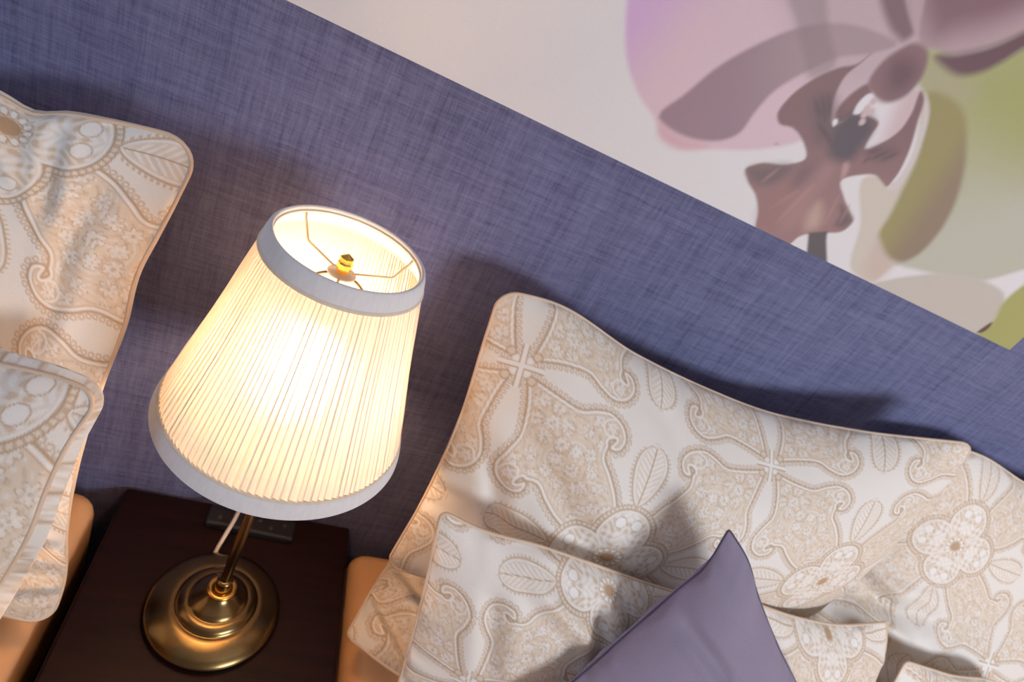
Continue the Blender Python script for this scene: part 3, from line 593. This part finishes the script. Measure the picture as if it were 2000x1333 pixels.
# ------------------------------------------------------------------ nightstand
ns = empty('nightstand', (0.005, -0.04, -0.55), 'dark reddish-brown wooden nightstand between the two beds', 'nightstand')
box('tabletop', (-0.155, -0.235, -0.028), (0.166, WALL - 0.004, 0.0), M_wood, ns, 0.004)
rects_box('carcass', [(-0.150, -0.130, -0.47, -0.0285), (0.141, 0.161, -0.47, -0.0285), (-0.13, 0.141, -0.47, -0.45), (-0.13, 0.141, -0.26, -0.245)], -0.2, WALL - 0.01, M_wood, ns)
for z0, z1 in ((-0.24, -0.033), (-0.445, -0.265)):
    d = box('drawer', (-0.126, -0.222, z0), (0.137, -0.05, z1), M_wood, ns, 0.003)
    lathe('knob', [(0.0, 0.0), (0.006, 0.0), (0.006, 0.012), (0.013, 0.018), (0.012, 0.026), (0.0, 0.028)], M_brass, d, n=20).rotation_euler = (0, 0, 0)
    k = d.children[0]; k.data.transform(Matrix.Translation((0.0055, -0.222, (z0 + z1) / 2)) @ Matrix.Rotation(math.pi / 2, 4, 'X'))
for sx in (-0.13, 0.141):
    for sy in (-0.17, 0.13): box('leg', (sx - 0.018, sy - 0.018, -0.55), (sx + 0.018, sy + 0.018, -0.469), M_wood, ns, 0.003)

# small black object lying behind the lamp
bx = box('remote_control', (-0.062, -0.017, 0.0), (0.062, 0.017, 0.013), M_black, None, 0.004)
bx.location = (0.0192, 0.1355, 0.0000); bx.rotation_euler = (0, 0, -0.053)
tag(bx, 'flat black oblong remote lying on the nightstand behind the lamp', 'remote')
for k in range(6):
    b_ = lathe('button', [(0.0034, 0.0), (0.0034, 0.0012), (0.0026, 0.0018), (0.0, 0.0018)], M_base, bx, n=10)
    b_.matrix_parent_inverse = Matrix.Identity(4); b_.location = (-0.045 + 0.018 * k, 0.004 if k % 2 else -0.004, 0.0129)

# ------------------------------------------------------------------ table lamp
lamp = empty('table_lamp', (0, 0, 0), 'lit brass table lamp with a pleated ivory shade on the dark nightstand', 'lamp')
base_prof = [(0.0, 0.001), (0.0765, 0.001), (0.0785, 0.003), (0.0785, 0.006), (0.0795, 0.0065), (0.0805, 0.008), (0.0800, 0.0098), (0.0780, 0.0125), (0.072, 0.0170), (0.064, 0.0208), (0.056, 0.0232), (0.0505, 0.0242),
             (0.0490, 0.0236), (0.0480, 0.0240), (0.0470, 0.0262), (0.0450, 0.0290), (0.0410, 0.0315), (0.0370, 0.0325), (0.0352, 0.0320), (0.0342, 0.0324), (0.0330, 0.0345), (0.0290, 0.0375), (0.0240, 0.0410), (0.0190, 0.0450), (0.0155, 0.0490), (0.0146, 0.0510)]
lathe('base', base_prof, M_brass, lamp, n=96)
lathe('collar', [(0.0145, 0.0500), (0.0170, 0.0508), (0.0178, 0.0528), (0.0170, 0.0548), (0.0140, 0.0555), (0.0105, 0.0545), (0.0098, 0.0535)], M_gold, lamp, n=48)
lathe('ferrule', [(0.0098, 0.050), (0.0098, 0.069), (0.0088, 0.0715), (0.0060, 0.0725)], M_brass, lamp, n=40)
lathe('stem', [(0.0058, 0.070), (0.0058, 0.352), (0.0, 0.3522)], M_brassd, lamp, n=28)
lathe('socket', [(0.006, 0.350), (0.017, 0.353), (0.0185, 0.362), (0.0185, 0.388), (0.015, 0.392), (0.0, 0.3925)], M_brassd, lamp, n=32)
lathe('bulb', [(0.011, 0.3926), (0.0125, 0.402), (0.020, 0.4145), (0.0255, 0.427), (0.0265, 0.439), (0.0235, 0.452), (0.0155, 0.4615), (0.007, 0.4645), (0.0, 0.465)], M_bulb, lamp, n=24)
# harp around the bulb up to the hub
for sg in (-1, 1):
    tube('harp', catmull([(sg * 0.0175, 0, 0.365), (sg * 0.031, 0, 0.385), (sg * 0.040, 0, 0.44), (sg * 0.033, 0, 0.51), (sg * 0.008, 0, 0.5325), (sg * 0.004, 0, 0.5330)], 40), 0.0013, M_brassd, lamp)
ZT, ZB, RT, RB = 0.5611, 0.3508, 0.0655, 0.1188
def pleated_cover():
    rs = np.random.RandomState(7); n = 118
    w = 2 * math.pi / n * (1 + rs.uniform(-.25, .25, n)); w *= 2 * math.pi / w.sum(); a0 = np.concatenate([[0], np.cumsum(w)])
    th = []; off = []
    for k in range(n):
        lap = w[k] * rs.uniform(.05, .30)                      # each knife pleat tucks under the next one
        th += [a0[k], a0[k] + w[k] * .5, a0[k] + w[k], a0[k] + w[k] + 0.0006, a0[k + 1] - lap * .5, a0[k + 1] - lap, a0[k + 1] - lap + .0006]
        off += [-.0004, .0002, .0008, .0007, -.0004, -.0012, -.0015]
    th = np.array(th); off = np.array(off); m_ = len(th)
    tt = np.linspace(0, 1, 9); P = np.empty((9, m_ + 1, 3))
    for j, q in enumerate(tt):
        z = ZB + (ZT - ZB) * q; r = RB + (RT - RB) * q + off * (1.1 - .25 * q) + .0006 * math.sin(q * 9) 
        tw = .012 * math.sin(q * 3.0) * np.sin(np.arange(m_) * .9)
        P[j, :m_] = np.stack([r * np.cos(th + tw * .25), r * np.sin(th + tw * .25), np.full(m_, z)], -1); P[j, m_] = P[j, 0]
    return grid_mesh('shade', P)
shade = link('shade', pleated_cover(), M_shade, lamp, smooth=False); shade['label'] = 'pleated ivory fabric lampshade'
sl = (RT - RB) / (ZT - ZB)
def rr(z): return RB + sl * (z - ZB)
def band(name, z0, z1, out, inn, M):
    pr = [(rr(z0) + out - .0006, z0), (rr(z0 + .3 * (z1 - z0)) + out, z0 + .3 * (z1 - z0)), (rr(z1 - .3 * (z1 - z0)) + out, z1 - .3 * (z1 - z0)), (rr(z1) + out - .0006, z1), (rr(z1) + out * .3 - .001, z1 + .0016), (rr(z1) - inn, z1)]
    pr2 = pr + [(rr(z0) - inn, z0), (rr(z0) + out * .3 - .001, z0 - .0016), pr[0]]
    return lathe(name, pr2, M, shade, n=128)
band('top_band', 0.5465, 0.5611, 0.0022, 0.0022, M_band)
band('top_cord', 0.5435, 0.5463, 0.0026, 0.0005, M_cordtrim)
band('bottom_band', 0.3508, 0.3665, 0.0024, 0.0028, M_band)
band('bottom_cord', 0.3668, 0.3685, 0.0022, 0.0005, M_cordtrim)
HZ = 0.5345
lathe('hub', [(0.0, HZ - .001), (0.0125, HZ - .001), (0.0128, HZ), (0.0122, HZ + .001), (0.0, HZ + .0012)], M_steel, shade, n=36)
for ang in (2.301, 0.447, -1.696):
    ca, sa = math.cos(ang), math.sin(ang); r1 = rr(0.556) - .0022
    tube('spider_arm', [(ca * .010, sa * .010, HZ), (ca * (r1 - .016), sa * (r1 - .016), HZ), (ca * (r1 - .013), sa * (r1 - .013), HZ + .001), (ca * (r1 - .002), sa * (r1 - .002), 0.552), (ca * r1, sa * r1, 0.5575)], 0.0012, M_steel, shade, n=8)
tube('top_ring', [(math.cos(a) * (rr(.5575) - .0028), math.sin(a) * (rr(.5575) - .0028), .5575) for a in np.linspace(0, 2 * math.pi, 72, endpoint=False)], .0012, M_steel, shade, n=6, closed=True)
lathe('finial', [(0.0, HZ + .001), (0.0050, HZ + .001), (0.0050, HZ + .003), (0.0062, HZ + .004), (0.0068, HZ + .011), (0.0056, HZ + .0125), (0.0052, HZ + .0135), (0.0064, HZ + .0145), (0.0058, HZ + .0165), (0.0, HZ + .0205)], M_gold, lamp, n=8, smooth=False)
c0 = [(0, .075, .004)]
tube('power_cord', catmull([(-0.0197, 0.0700, 0.0040), (-0.0165, 0.0885, 0.0090), (-0.0102, 0.1134, 0.0165), (-0.0058, 0.1325, 0.0185), (-0.0038, 0.1534, 0.0185), (-0.0047, 0.1658, 0.0170)] + [(-.004, WALL - .004, .0022)], 60), 0.0030, M_cord, lamp, n=8)
